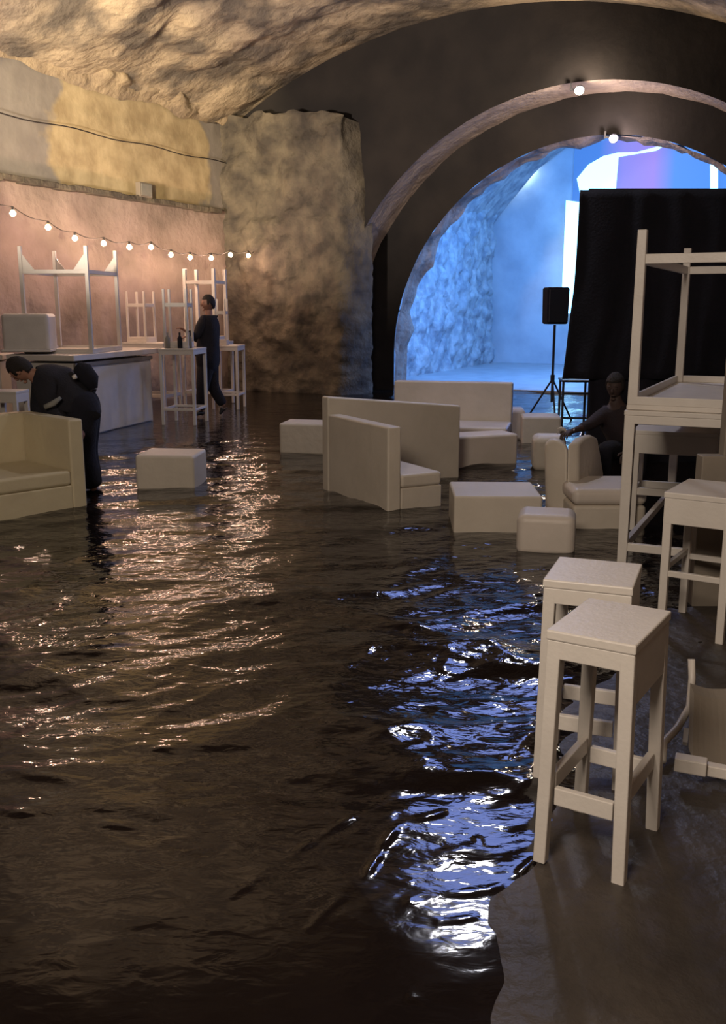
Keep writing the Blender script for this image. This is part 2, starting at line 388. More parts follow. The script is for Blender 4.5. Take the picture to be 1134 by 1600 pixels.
arch_wall('wall_inner', UB, -3.8475, .693, 3.961, .75, M['darkwall'], M['stone'], -9.6, 1.9, 7.0, 'trim_5', .14)
# stage room beyond the arches
def f_bl(a, b):
    u, z = UB+.4+a*9.0, -.1+b*5.2; return (u, 8.8-.22*abs(fbm(u, 3, z, 1.1, 6))-.10*abs(fbm(u, 9, z, 3.0, 3))-.0, z)
struct(hlink('wall_stage_left', grid('w', f_bl, 130, 90, None), M['bluewall'], True))
bm = bmesh.new(); box(bm, (28.2, 3.6, 3.2), (.2, 12, 7.2)); struct(hlink('wall_stage_back', bm, M['backwall']))
bm = bmesh.new(); box(bm, (23.6, -2.0, 3.2), (9.4, .2, 7.2)); struct(hlink('wall_stage_right', bm, M['backwall']))
def f_bv(a, b):
    t = -pi/2*.62+pi*.62*b; u = UB+.4+a*9.2; R = 7.0; r = R-.1*abs(fbm(u, t*6, 8, .8))
    return (u, -(-3.4+r*sin(t)*.95), -.0+r*cos(t))
struct(hlink('ceiling_stage', grid('w', f_bv, 40, 50, None), M['bluewall'], True))
bm = bmesh.new(); box(bm, (23.85, 3.6, -.02), (9.9, 12, .1)); struct(hlink('floor_stage', bm, M['drywet'], bevel=.01))

# ------------------------------------------------------------------ stage room contents
# glowing screen on the stage back wall
def screen_mat():
    m = bpy.data.materials.new('lit_screen_picture'); m.use_nodes = True; n = m.node_tree; b = n.nodes['Principled BSDF']
    tc = n.nodes.new('ShaderNodeTexCoord'); sep = n.nodes.new('ShaderNodeSeparateXYZ'); n.links.new(tc.outputs['Object'], sep.inputs[0])
    r = n.nodes.new('ShaderNodeValToRGB'); r.color_ramp.interpolation = 'LINEAR'
    mp = n.nodes.new('ShaderNodeMapRange'); mp.inputs['From Min'].default_value = -3.4; mp.inputs['From Max'].default_value = 3.4
    n.links.new(sep.outputs['X'], mp.inputs['Value']); n.links.new(mp.outputs[0], r.inputs['Fac'])
    e = r.color_ramp.elements; e[0].color = (.07, .26, .9, 1); e[1].color = (.05, .25, 1, 1)
    for p, c in ((.10, (.07, .26, .9, 1)), (.20, (.35, .30, 1, 1)), (.32, (.45, .28, .95, 1)), (.40, (.10, .33, 1, 1))):
        x = e.new(p); x.color = c
    n.links.new(r.outputs['Color'], b.inputs['Emission Color']); b.inputs['Emission Strength'].default_value = .75; b.inputs['Base Color'].default_value = (.05, .05, .06, 1)
    return m
M['screen'] = screen_mat()
M['glowhot'] = mat('hot_blue_white_glow', (.7, .9, 1), .4, emit=(.55, .8, 1), es=30)  # small opening given a lamp-strong glow to add glints on the water
M['glow'] = mat('bright_cyan_light_panel', (.7, .95, 1), .4, emit=(.45, .88, 1), es=1.7)
def at_u(px, py, u):
    r = ray(px, py); s = u/(r.x*A.x+r.y*A.y); p = Vector((r.x*s, r.y*s, CAM_H+r.z*s)); return p
def hall_poly(name, pts, u, m, th=.06, parent=None):
    bm = bmesh.new(); f = [];
    P = [at_u(px, py, u) for px, py in pts]
    P = [(u, -p.dot(V), p.z) for p in P]
    a = [bm.verts.new(p) for p in P]; b = [bm.verts.new((p[0]+th, p[1], p[2])) for p in P]
    bm.faces.new(a); bm.faces.new(b[::-1])
    for i in range(len(a)): bm.faces.new((a[i], a[(i+1) % len(a)], b[(i+1) % len(a)], b[i]))
    o = hlink(name, bm, m); return o
# screen object: origin at its centre so the picture runs along its own x
p0 = at_u(895, 300, 28.0); p1 = at_u(1500, 300, 28.0)
c = hall(27.98, (p0.dot(V)+3.4), 5.15)
t = thing('projection_screen', 'blue and violet lit screen high on the stage back wall above the black backdrop', 'screen', (c.x, c.y, 5.15), -TH)
one_box('picture', (0, 0, 0), (6.8, .03, 1.9), M['screen'], t, bevel=0)
# swoosh and the bright block in the picture
bm = bmesh.new(); top = [(-3.3, .0), (-3.0, .35), (-2.6, .55), (-2.2, .62), (-1.7, .60), (-1.2, .70), (-.6, .95)]; low = [(-3.15, -.55), (-3.0, -.6), (-2.6, -.6), (-2.22, -.6), (-2.18, .50), (-1.2, .60), (-.6, .9)]
a = [bm.verts.new((x, -.03, z)) for x, z in top]; b = [bm.verts.new((x, -.03, z)) for x, z in low]
for i in range(6): bm.faces.new((a[i], a[i+1], b[i+1], b[i]))
link('bright_shape', bm, M['glow'], t)
o = hall_poly('light_strip', [(884, 313), (908, 316), (902, 490), (876, 490)], 27.6, M['glow'], .1)
tag(o, 'tall bright cyan light strip beside the left edge of the black backdrop', 'light', 'light strips in the stage room')
o = hall_poly('light_strip', [(1109, 236), (1121, 238), (1121, 480), (1110, 480)], 26.6, M['glow'], .1)
tag(o, 'narrow bright strip showing above the backdrop at the right of the arch', 'light', 'light strips in the stage room')
o = hall_poly('bright_opening', [(787, 268), (800, 263), (826, 259), (826, 268), (806, 276), (792, 277)], 27.9, M['glowhot'], .1)
tag(o, 'small bright opening high at the left of the stage room', 'light')

# loudspeaker and its stand
SPK = Vector(((861-567)/1500*14.2, 14.2, 0))
t = thing('speaker_stand', 'black tripod stand carrying the loudspeaker in front of the blue room', 'speaker stand', SPK)
bm = bmesh.new(); tube(bm, [(0, 0, .28), (0, 0, 1.40)], .019); link('pole', bm, M['blackmetal'], t)
for k in range(3):
    an = k*2*pi/3+2.6; bm = bmesh.new(); tube(bm, [(0, 0, .62), (.42*cos(an), .42*sin(an), -.05)], .014); link('leg', bm, M['blackmetal'], t)
bm = bmesh.new(); tube(bm, [(0, 0, .56), (0, 0, .68)], .032); link('collar', bm, M['blackmetal'], t)
t = thing('loudspeaker', 'black loudspeaker box mounted on the tripod stand', 'speaker', SPK+Vector((0, 0, 1.40)), .12)
one_box('cabinet', (0, 0, .27), (.33, .28, .52), M['black'], t, bevel=.03, taper=.95)
bm = bmesh.new(); box(bm, (0, -.145, .27), (.28, .012, .46)); link('grille', bm, M['blackmetal'], t, bevel=.004)

# folding table seen under the backdrop
t = thing('folding_table', 'black framed table behind the lower left edge of the backdrop', 'table', (3.05, 12.6, 0), -.1)
one_box('table_top', (0, 0, .72), (.95, .5, .03), M['blackmetal'], t)
for x in (-.45, -.12, .45):
    for y in (-.2, .2): one_box('leg', (x, y, .34), (.03, .03, .74), M['blackmetal'], t, .004)
bm = bmesh.new(); box(bm, (-.28, -.2, .56), (.34, .025, .025)); box(bm, (0, .2, .2), (.9, .025, .025)); link('brace', bm, M['blackmetal'], t)

# black backdrop
YB = 10.3
def drape(name, pts, y, m, folds, parent=None):
    # pts: left edge top->bottom px list, right px; vertical folds
    bm = bmesh.new(); rows = []
    nrow, ncol = 24, 90
    for i in range(nrow+1):
        f = i/nrow; py = pts['top']+(pts['bot']-pts['top'])*f
        xl = D(np.interp(py, pts['ly'], pts['lx']), py, y).x; z = D(700, py, y).z; xr = pts['xr']
        rows.append([bm.verts.new((xl+(xr-xl)*j/ncol, y+.035*sin(j*.55+noise.noise(Vector((j*.1, i*.1, 0)))*2)*(.4+.6*f), z)) for j in range(ncol+1)])
    for a, b in zip(rows, rows[1:]):
        for j in range(ncol): bm.faces.new((a[j], a[j+1], b[j+1], b[j]))
    o = link(name, bm, m, parent, True); s = o.modifiers.new('s', 'SOLIDIFY'); s.thickness = .012; return o
t = thing('black_backdrop', 'large black cloth backdrop wall hanging behind the stacked high tables', 'backdrop')
drape('drape', dict(top=297, bot=592, ly=[297, 450, 592], lx=[906, 897, 878], xr=5.2), YB, M['black'], 1, t)
drape('lower_drape', dict(top=585, bot=728, ly=[585, 728], lx=[920, 918], xr=5.2), YB+.06, M['black'], 1, t)
zt = D(906, 297, YB).z
bm = bmesh.new(); tube(bm, [(2.32, YB+.03, zt), (5.2, YB+.03, zt)], .02); link('crossbar', bm, M['blackmetal'], t)
for x in (3.0, 5.15):
    bm = bmesh.new(); tube(bm, [(x, YB+.12, -.06), (x, YB+.12, zt)], .022); link('post', bm, M['blackmetal'], t)

# ------------------------------------------------------------------ furniture builders
def splay_leg(sx, sy, lx, ly, leg, hh, sp, mm, t):
    bm = bmesh.new(); r = box(bm, (sx*lx, sy*ly, hh/2), (leg, leg, hh), taper=1)
    for v in r:
        if v.co.z < .01: v.co.x = (v.co.x-sx*lx)*.9+sx*(lx+sp); v.co.y = (v.co.y-sy*ly)*.9+sy*(ly+sp)
    return link('leg', bm, mm, t, bevel=.004)
def stand(name, label, cat, corner, wdir, w, d, h, leg=.042, apron=.055, sz=.22, sh=.055, inverted=False, m='white', group=None, zbase=0, panel=0, gusset=0, stag=0, slab=.03, splay=.0):
    """four-legged square frame piece. corner = front-left ground point, wdir = angle of its width"""
    cx_ = Vector((corner[0], corner[1], 0))+Vector((cos(wdir), sin(wdir), 0))*w/2+Vector((-sin(wdir), cos(wdir), 0))*d/2
    t = thing(name, label, cat, (cx_.x, cx_.y, zbase+(h if inverted else 0)), 0, group, rot=(pi if inverted else 0, 0, wdir))
    top = 'seat' if h < .9 else 'table_top'; mm = M[m]
    one_box(top, (0, 0, h-slab/2), (w, d, slab), mm, t, .005)
    bm = bmesh.new(); g = .006
    for s in (-1, 1):
        box(bm, (0, s*(d/2-.014), h-slab-apron/2), (w-.01, .022, apron)); box(bm, (s*(w/2-.014), 0, h-slab-apron/2), (.022, d-.01, apron))
    link('apron', bm, mm, t, bevel=.003)
    lx, ly = w/2-leg/2-.003, d/2-leg/2-.003
    for sx in (-1, 1):
        for sy in (-1, 1): splay_leg(sx, sy, lx, ly, leg, h-slab, splay, mm, t)
    for s in (-1, 1):
        one_box('stretcher', (0, s*ly, sz), (w-2*leg, leg*.55, sh), mm, t, .003)
        one_box('stretcher', (s*lx, 0, sz+stag), (leg*.55, d-2*leg, sh), mm, t, .003)
    if panel:
        one_box('side_panel', (w/2-.012, 0, h-slab-panel/2), (.02, d-.02, panel), mm, t, .003)
        if panel > .1: one_box('side_panel', (-w/2+.012, 0, h-slab-panel/4), (.02, d-.02, panel/2), mm, t, .003)
    if gusset:
        for sx in (-1, 1):
            for sy in (-1, 1):
                bm = bmesh.new()
                x0 = sx*(lx-leg/2); y0 = sy*ly; z0 = sz-sh/2
                vs = [Vector((x0, y0-.01, z0)), Vector((x0-sx*gusset, y0-.01, z0)), Vector((x0, y0-.01, z0-gusset*1.3))]
                a = [bm.verts.new(q) for q in vs]; b = [bm.verts.new(q+Vector((0, .02, 0))) for q in vs]
                bm.faces.new(a); bm.faces.new(b)
                for i in range(3): bm.faces.new((a[i], a[(i+1) % 3], b[(i+1) % 3], b[i]))
                link('corner_brace', bm, mm, t)
    return t
def ottoman(name, label, cat, corner, wdir, w, d, h, m='leather', z0=-.05, bev=.03, group=None, tilt=(0, 0)):
    cx_ = Vector((corner[0], corner[1], 0))+Vector((cos(wdir), sin(wdir), 0))*w/2+Vector((-sin(wdir), cos(wdir), 0))*d/2
    t = thing(name, label, cat, (cx_.x, cx_.y, z0), 0, group, rot=(tilt[0], tilt[1], wdir))
    hc = h-z0
    one_box('body', (0, 0, hc*.52), (w, d, hc*.96), M[m], t, bev, 5)
    one_box('base_board', (0, 0, hc*.04), (w-.06, d-.06, hc*.08), M['taupe'], t, .004)
    return t

# ------------------------------------------------------------------ near stools and tables, right
stand('bar_stool', 'tall white bar stool nearest the camera at the edge of the water', 'bar stool', (.528, 2.640), radians(-32), .262, .37, .74, panel=.16, stag=.035, sz=.22, splay=.014, group='white bar stools')
stand('bar_stool', 'white bar stool directly behind the nearest one, its seat just above it', 'bar stool', (.615, 3.165), radians(-21), .30, .33, .74, panel=.16, stag=.035, splay=.012, group='white bar stools')
stand('bar_stool', 'white bar stool at the right edge, just in front of the taupe panel', 'bar stool', (1.50, 4.70), radians(-33), .34, .46, .75, apron=.13, stag=.03, sz=.33, sh=.03, group='white bar stools')
stand('bar_stool', 'white bar stool cut by the right frame edge, close beside its neighbour', 'bar stool', (1.80, 4.505), radians(-33), .34, .46, .75, apron=.13, stag=.03, sz=.33, sh=.03, group='white bar stools')
stand('bar_stool', 'wide white bar stool tucked under the stacked high table', 'bar stool', U(988, 672, .76), radians(-22), .60, .38, .76, apron=.14, sz=.30, leg=.055, group='white bar stools')
c = U(975, 641, 1.045)
stand('high_table', 'white high table standing upright under the inverted one at right', 'table', (c.x, c.y), radians(-25.5), 1.25, 2.1, 1.045, leg=.062, apron=.0501, sz=.2, sh=.05, group='high white tables')
stand('high_table', 'white high table stacked upside down, legs pointing up before the black backdrop', 'table', (c.x+.02, c.y+.03), radians(-25.5), 1.22, 2.05, 1.045, leg=.058, apron=.0501, sz=.165, sh=.055, inverted=True, group='high white tables', zbase=1.046)
# taupe panel / counter at the right edge
t = thing('counter_panel', 'tall taupe panelled counter end at the right frame edge', 'counter', (1.87, 5.16, 0), 0)
one_box('lower_panel', (.20, .04, .43), (.46, .10, .86), M['taupe'], t, .006)
one_box('upper_panel', (.29, .05, 1.13), (.40, .08, .60), M['taupe'], t, .006)
one_box('rim', (.31, .03, 1.50), (.36, .05, .30), M['grey'], t, .01)
# toppled chair by the right edge
t = thing('toppled_chair', 'pale chair lying on its side on the dry concrete at right, bent leg sticking up', 'chair', (1.45, 3.55, 0))
P = [D(1080, 1030, 3.62), D(1081, 1060, 3.60), D(1077, 1105, 3.50), D(1058, 1138, 3.40), D(1037, 1160, 3.32), D(1034, 1190, 3.22)]
base = Vector((1.45, 3.55, 0))
bm = bmesh.new(); tube(bm, [p-base for p in P], .0145); link('bent_leg', bm, M['white'], t, True)
bm = bmesh.new(); bar(bm, D(1072, 1140, 3.36)-base, D(1070, 1162, 3.3)-base, .018); link('leg_stub', bm, M['white'], t)
bm = bmesh.new(); bar(bm, D(1054, 1190, 3.12)-base, D(1104, 1199, 3.08)-base, .055, .05); bar(bm, D(1104, 1201, 3.10)-base, D(1175, 1214, 3.04)-base, .04, .04); link('rail', bm, M['white'], t, bevel=.004)
bm = bmesh.new()
top_ = [D(1084+9*k, 1083+[0, 3, 6, 8, 9, 9, 9, 8, 7][k], 3.42)-base for k in range(9)]; bot_ = [D(1082+9*k, 1186+1.5*k, 3.18)-base for k in range(9)]
th_ = Vector((.0, .05, .02))
F1 = [[bm.verts.new(p+o_) for p in r] for o_ in (Vector(), th_) for r in (top_, bot_)]
for k in range(8):
    bm.faces.new((F1[0][k], F1[0][k+1], F1[1][k+1], F1[1][k])); bm.faces.new((F1[2][k], F1[2][k+1], F1[3][k+1], F1[3][k]))
    bm.faces.new((F1[0][k], F1[0][k+1], F1[2][k+1], F1[2][k])); bm.faces.new((F1[1][k], F1[1][k+1], F1[3][k+1], F1[3][k]))
for k in (0, 8): bm.faces.new((F1[0][k], F1[1][k], F1[3][k], F1[2][k]))
link('backrest', bm, M['taupe'], t)

# ------------------------------------------------------------------ sofas and ottomans in the water
def sofa(name, label, corner, wdir, W_, D_, hs, hb, ha, seat_w, at=.13, arms=(1, 0), bt=.14, m='leather', hb2=None, back_full=True, z0=-.05):
    """corner = front-left ground point"""
    t = thing(name, label, 'sofa', (corner[0], corner[1], 0), wdir)
    hb2 = hb2 or hb
    # back: wedge-topped slab
    bm = bmesh.new(); r = box(bm, (W_/2, D_-bt/2, (hb+z0)/2), (W_, bt, hb-z0))
    for v in r:
        if v.co.z > 0: v.co.z = hb if v.co.x < W_/2 else hb2
    link('backrest', bm, M[m], t, bevel=.02, seg=4)
    x0 = at if arms[0] else 0
    if arms[0]: one_box('arm', (at/2, (D_-bt)/2, (ha+z0)/2), (at, D_-bt-.004, ha-z0), M[m], t, .02, 4)
    if arms[1]: one_box('arm', (W_-at/2, (D_-bt)/2, (ha+z0)/2), (at, D_-bt-.004, ha-z0), M[m], t, .02, 4)
    sw = seat_w
    one_box('seat_base', (x0+sw/2+.002, (D_-bt)/2, (hs*.6+z0)/2), (sw, D_-bt-.01, hs*.6-z0), M[m], t, .012, 3)
    one_box('seat_cushion', (x0+sw/2+.002, (D_-bt)/2, hs*.8), (sw, D_-bt-.01, hs*.4), M[m], t, .03, 5)
    return t
sofa('sofa', 'cream modular sofa in the middle of the water, tall arm facing the camera', (.205, 7.80), atan2(.47, .88), 1.46, 1.25, .285, .85, .69, .40, .13, (1, 0), .13, hb2=.70)
# left sofa: front-right corner at (-2.34,8.0); width runs towards lower left
wd = atan2(.72, .70)
fl = Vector((-2.34, 8.0, 0))-Vector((cos(wd), sin(wd), 0))*1.7
sofa('sofa', 'cream sofa tinted as if warm-lit at the left frame edge beside the bending person', (fl.x, fl.y), wd, 1.7, .95, .32, .74, .74, 1.44, .13, (1, 1), .14, m='leather_lit')
sofa('sofa', 'pinkish cream sofa facing the camera behind the middle one', (.22, 11.0), atan2(-.30, 1.30), 1.42, .85, .33, .78, .5, 1.42, .0, (0, 0), .16, m='leather2')
ottoman('ottoman', 'pinkish rectangular ottoman in front of the rear sofa', 'ottoman', (.92, 10.0), .35, .80, .36, .32, 'leather2')
ottoman('ottoman', 'square cream ottoman alone in the water between the bar and the middle sofa', 'ottoman', (-2.13, 8.86), -.08, .56, .5, .30)
ottoman('ottoman', 'cream block ottoman touching the left end of the middle sofa', 'ottoman', (-.98, 11.15), -.2, .62, .45, .33)
ottoman('ottoman', 'low wide wet-topped ottoman right of the middle sofa', 'ottoman', (.68, 7.04), -.03, .66, .62, .27, bev=.018)
ottoman('ottoman', 'small rounded cube pouf nearest the camera in the water', 'ottoman', (1.055, 6.44), -.22, .40, .34, .26, 'leather2', bev=.06)
ottoman('ottoman', 'small rounded cream pouf behind the low backed chair', 'ottoman', (1.77, 9.9), -.1, .34, .34, .34, bev=.07)
ottoman('ottoman', 'grey-green block ottoman below the loudspeaker', 'ottoman', (1.98, 11.9), -.1, .48, .5, .32, 'leather')
ottoman('ottoman', 'pink-lit low pouf at the right end of the rear sofa', 'ottoman', (1.78, 12.3), -.1, .30, .4, .37, 'leather2', bev=.05)
# low backed lounge chair: rounded winged backrest to the left, seat to the right
t = thing('lounge_chair', 'cream lounge chair with rounded folded backrest next to the small cube pouf', 'chair', (1.55, 7.15, 0))
def slab(pts_top, pts_bot, th, name, m, bev):
    bm = bmesh.new(); n_ = len(pts_top); F = [[bm.verts.new(Vector(p)+o_) for p in r] for o_ in (Vector(), Vector(th)) for r in (pts_top, pts_bot)]
    for k in range(n_-1):
        bm.faces.new((F[0][k], F[0][k+1], F[1][k+1], F[1][k])); bm.faces.new((F[2][k], F[2][k+1], F[3][k+1], F[3][k]))
        bm.faces.new((F[0][k], F[0][k+1], F[2][k+1], F[2][k])); bm.faces.new((F[1][k], F[1][k+1], F[3][k+1], F[3][k]))
    for k in (0, -1): bm.faces.new((F[0][k], F[1][k], F[3][k], F[2][k]))
    return link(name, bm, m, t, bevel=bev, seg=4)
b0 = Vector((1.55, 7.15, 0))
def PT(lst, y, y2=None):
    n_ = len(lst); return [D(p[0], p[1], y+((y2 or y)-y)*i/max(1, n_-1))-b0 for i, p in enumerate(lst)]
slab(PT([(850, 694), (858, 688), (868, 686), (880, 692), (887, 703)], 7.75, 7.6), PT([(852, 815), (860, 815), (868, 815), (878, 815), (886, 815)], 7.6, 7.45), (.03, .12, 0), 'backrest', M['leather'], .03)
slab(PT([(886, 694), (896, 684), (908, 680), (916, 684), (922, 715), (926, 740)], 7.55, 8.2), PT([(884, 822), (890, 822), (900, 822), (908, 815), (916, 805), (924, 800)], 7.4, 8.1), (.10, .03, 0), 'backrest', M['leather'], .025)
one_box('seat_base', (.33, .32, .06), (.56, .62, .22), M['leather'], t, .03, 4)
one_box('seat_cushion', (.33, .32, .235), (.57, .63, .13), M['leather2'], t, .05, 6)

# ------------------------------------------------------------------ bar area, left
BD = radians(15); bdir = Vector((sin(BD), cos(BD), 0)); bp = Vector((-3.66, 12.3, 0))
# local frame of bar: x = along towards depth, y = away from the hall
t = thing('bar_counter', 'long white bar counter with plain front behind the bending person', 'bar counter', bp, pi/2-BD)
one_box('body', (1.05, .44, .46), (2.1, .84, .98), M['white'], t, .006)
one_box('countertop', (1.08, .43, 1.02), (2.36, .98, .075), M['white'], t, .01)
bm = bmesh.new(); box(bm, (1.05, .0, .925), (2.1, .03, .05)); link('taupe_strip', bm, M['taupe'], t)  # taupe strip just under the countertop
one_box('front_panel', (1.05, .008, .44), (2.0, .016, .86), M['white'], t, .004)
def bl(x, y, z=0): return bp+bdir*x+Vector((-cos(BD), sin(BD), 0))*y+Vector((0, 0, z))
t = thing('bar_counter', 'second white counter running off the left frame edge', 'bar counter', (-5.45, 12.75, 0), .12)
one_box('body', (.3, .3, .46), (.7, .55, .98), M['white'], t, .006); one_box('countertop', (.3, .3, 1.0), (.8, .7, .07), M['white'], t, .01)
c = bl(.16, .72, 1.09); t = thing('white_box', 'rounded white box seat standing on the bar counter under the inverted table', 'box', c, BD*.2)
one_box('shell', (0, 0, .24), (.60, .40, .48), M['white'], t, .05, 5); one_box('base_rim', (0, 0, .015), (.62, .44, .03), M['white'], t, .01)
c = bl(.10, .86)
stand('high_table', 'white high table turned upside down on top of the bar counter', 'table', (D(34, 500, 12.75).x, 12.75), -BD*.35, .93, 1.15, 1.36, leg=.05, sz=.32, sh=.05, inverted=True, group='high white tables', zbase=1.058, gusset=.15, apron=.03)
# tables further along
stand('high_table', 'white high table between the bar and the standing person', 'table', U(252, 664), -.15, .52, .6, 1.08, leg=.045, sz=.22, sh=.035, group='high white tables')
c = U(252, 664)
stand('bar_stool', 'white stool upside down on the high table left of the standing person', 'bar stool', (c.x+.06, c.y+.1), -.05, .36, .36, .82, leg=.035, inverted=True, zbase=1.082, group='white bar stools')
stand('high_table', 'white high table just right of the standing person', 'table', U(331, 640), -.1, .46, .55, 1.04, leg=.045, sz=.24, sh=.035, group='high white tables')
c = U(331, 640)
stand('bar_stool', 'slim white stool upside down on the table right of the standing person', 'bar stool', (c.x+.06, c.y+.12), .0, .20, .3, .74, leg=.03, inverted=True, zbase=1.042, group='white bar stools')
stand('high_table', 'white high table deep in the corner behind the bar', 'table', (-4.0, 16.0), -.3, .8, .6, 1.08, leg=.045, group='high white tables')
stand('bar_stool', 'white stool upside down in the far corner behind the bar', 'bar stool', (-3.9, 16.1), -.3, .36, .36, .82, leg=.035, inverted=True, zbase=1.082, group='white bar stools')
stand('high_table', 'tall pale table pushed against the far wall under the bulbs', 'table', (-3.1, 16.6), -.3, .7, .6, 1.08, leg=.045, group='high white tables')
stand('high_table', 'pale table upside down on the far table under the bulbs', 'table', (-3.05, 16.65), -.3, .6, .5, 1.2, leg=.06, inverted=True, zbase=1.082, group='high white tables')
stand('bar_stool', 'low white stool behind the bending person at the left edge', 'bar stool', (-4.25, 10.9), -.1, .34, .34, .72, leg=.05, apron=.1, group='white bar stools')
# small things on the table left of the standing person
c = U(252, 664)
for k, (dx, dy, col) in enumerate(((.12, .15, 'grey'), (.30, .12, 'navy'), (.42, .2, 'grey'))):
    bm = bmesh.new(); tube(bm, [(0, 0, 0), (0, 0, .14), (0, 0, .17), (0, 0, .22)], [.035, .035, .014, .014], 12)
    o = link('bottle', bm, M[col], None, True, loc=(c.x+dx, c.y+dy-.05, 1.082)); tag(o, ['grey bottle nearest the bar on the high table', 'dark bottle in the middle of the high table left of the standing person', 'grey bottle beside the standing person on the high table'][k], 'bottle', 'bottles on the high table')

# string of bulbs along the left wall
pts = [(20, 333), (75, 355), (117, 372), (162, 380), (202, 386), (236, 386), (267, 398), (297, 402), (330, 403), (360, 398), (388, 399)]
def on_v(px, py, v):
    r = ray(px, py); s = v/(r.x*V.x+r.y*V.y); return Vector((r.x*s, r.y*s, CAM_H+r.z*s))
BP = [on_v(x, y, -10.0) for x, y in pts]
t = thing('string_lights', 'warm festoon bulbs on a dark cable sagging along the left wall', 'string lights', BP[0])
cab = []
first = BP[0]-(BP[1]-BP[0])*1.0
seq = [first]+BP+[BP[-1]+Vector((.1, .2, .02))]
for a, b in zip(seq, seq[1:]):
    for k in range(6): f = k/6; cab.append(a.lerp(b, f)+Vector((0, 0, .085-.05*sin(pi*f)))-BP[0])
bm = bmesh.new(); tube(bm, cab, .006, 6); link('cable', bm, M['wire'], t)
for i, p in enumerate(BP):
    bm = bmesh.new(); tube(bm, [(0, 0, .03), (0, 0, .09)], .016, 10); so = link('socket', bm, M['wire'], t, loc=p-BP[0])
    bm = bmesh.new(); bmesh.ops.create_uvsphere(bm, u_segments=14, v_segments=10, radius=.042)
    for v in bm.verts:
        if v.co.z > 0: v.co.x *= 1-.5*v.co.z/.042; v.co.y *= 1-.5*v.co.z/.042; v.co.z *= 1.2
    g = link('bulb', bm, M['bulb'], so, True)
    l = light('bulb_glow', 'POINT', p+Vector((0, -.02, -.07)), 14, (1, .62, .46), .04)
# cable clipped to the plaster wall
t_ = []
for i in range(40):
    u = 6+i*(16.9-6)/39; t_.append((u, 10.70, 4.28+.02*sin(i*.9)+.10*(i/39)))
bm = bmesh.new(); tube(bm, t_, .009, 6); o = hlink('wall_cable', bm, M['wire']); tag(o, 'dark cable running across the ochre plaster above the stone ledge', 'cable')
# small junction box on the plaster
p = on_v(225, 297, -10.68); t = thing('junction_box', 'small grey square box on the ledge at the bottom of the ochre plaster', 'box', p, -TH)
one_box('housing', (0, 0, 0), (.10, .34, .24), M['taupe'], t, .01); one_box('lid', (.055, 0, 0), (.012, .28, .19), M['grey'], t, .004)
# arch lamps
for (px, py, u, m, e, c_, lab) in ((906, 142, UA-.12, 'lamp', 85, (1, .78, .58), 'bright spotlight fixed at the crown of the outer arch'), (959, 217, UB-.12, 'lampv', 60, (1, .78, .72), 'violet-white spotlight fixed at the crown of the inner arch')):
    p = at_u(px, py, u); t = thing('arch_lamp', lab, 'lamp', p, -TH)
    bm = bmesh.new(); tube(bm, [(0, .10, .06), (0, 0, .02), (0, -.04, 0)], [.05, .075, .085], 16); link('housing', bm, M['blackmetal'], t, True)
    bm = bmesh.new(); bmesh.ops.create_uvsphere(bm, u_segments=16, v_segments=10, radius=.075)
    for v in bm.verts: v.co.y = v.co.y*.4-.05
    link('lens', bm, M[m], t, True)
    bm = bmesh.new(); bar(bm, (-.16, .02, .05), (-.07, .02, .02), .03); bar(bm, (-.16, .02, .02), (-.16, .02, .14), .03); link('bracket', bm, M['blackmetal'], t)
    light('arch_lamp_light', 'POINT', p+Vector((-.05, -.22, -.08)), e, c_, .06)

# ------------------------------------------------------------------ people
DG = None
def skin(name, verts, edges, radii, m, parent, sub=2, root=0, extra=None):
    me = bpy.data.meshes.new(name); me.from_pydata([tuple(v) for v in verts], edges, []); o = bpy.data.objects.new(name, me); COL.objects.link(o)
    o.modifiers.new('skin', 'SKIN')
    for i, r in enumerate(radii):
        sv = me.skin_vertices[0].data[i]; sv.radius = r if isinstance(r, tuple) else (r, r); sv.use_root = (i == root)
    s = o.modifiers.new('sub', 'SUBSURF'); s.levels = sub; s.render_levels = sub
    bpy.context.view_layer.update()
    ev = o.evaluated_get(bpy.context.evaluated_depsgraph_get()); m2 = bpy.data.meshes.new_from_object(ev)
    bpy.data.objects.remove(o); bpy.data.meshes.remove(me)
    bm = bmesh.new(); bm.from_mesh(m2); bpy.data.meshes.remove(m2)
    if extra: extra(bm)
    o = link(name, bm, m, parent, True); return o
def head_geo(c, f, up, s=1.0):
    f = f.normalized(); r_ = f.cross(up).normalized(); u_ = r_.cross(f).normalized()
    def add(bm):
        def ell(ctr, rad, sh=None, seg=18):
            vs = bmesh.ops.create_uvsphere(bm, u_segments=seg, v_segments=seg*2//3, radius=1)['verts']
            for v in vs:
                x, y, z = v.co
                if sh: x, y, z = sh(x, y, z)
                v.co = c+(r_*(ctr[0]+x*rad[0])+f*(ctr[1]+y*rad[1])+u_*(ctr[2]+z*rad[2]))*s
        def jaw(x, y, z):
            if z < 0: x *= 1+.28*z; y *= 1+.18*z*(1 if y < 0 else .3)
            return x, y, z
        ell((0, 0, 0), (.076, .096, .118), jaw, 24)
        ell((0, .100, -.012), (.013, .020, .024), None, 10)        # nose
        ell((0, .088, -.055), (.026, .012, .009), None, 10)        # mouth
        ell((0, .080, -.092), (.024, .018, .016), None, 10)        # chin
        for sx in (-1, 1):
            ell((sx*.032, .084, .012), (.014, .010, .008), None, 10)   # eyes
            ell((sx*.078, -.005, -.005), (.010, .020, .032), None, 10)  # ears
            ell((sx*.03, .084, .030), (.022, .010, .006), None, 8)
    return add
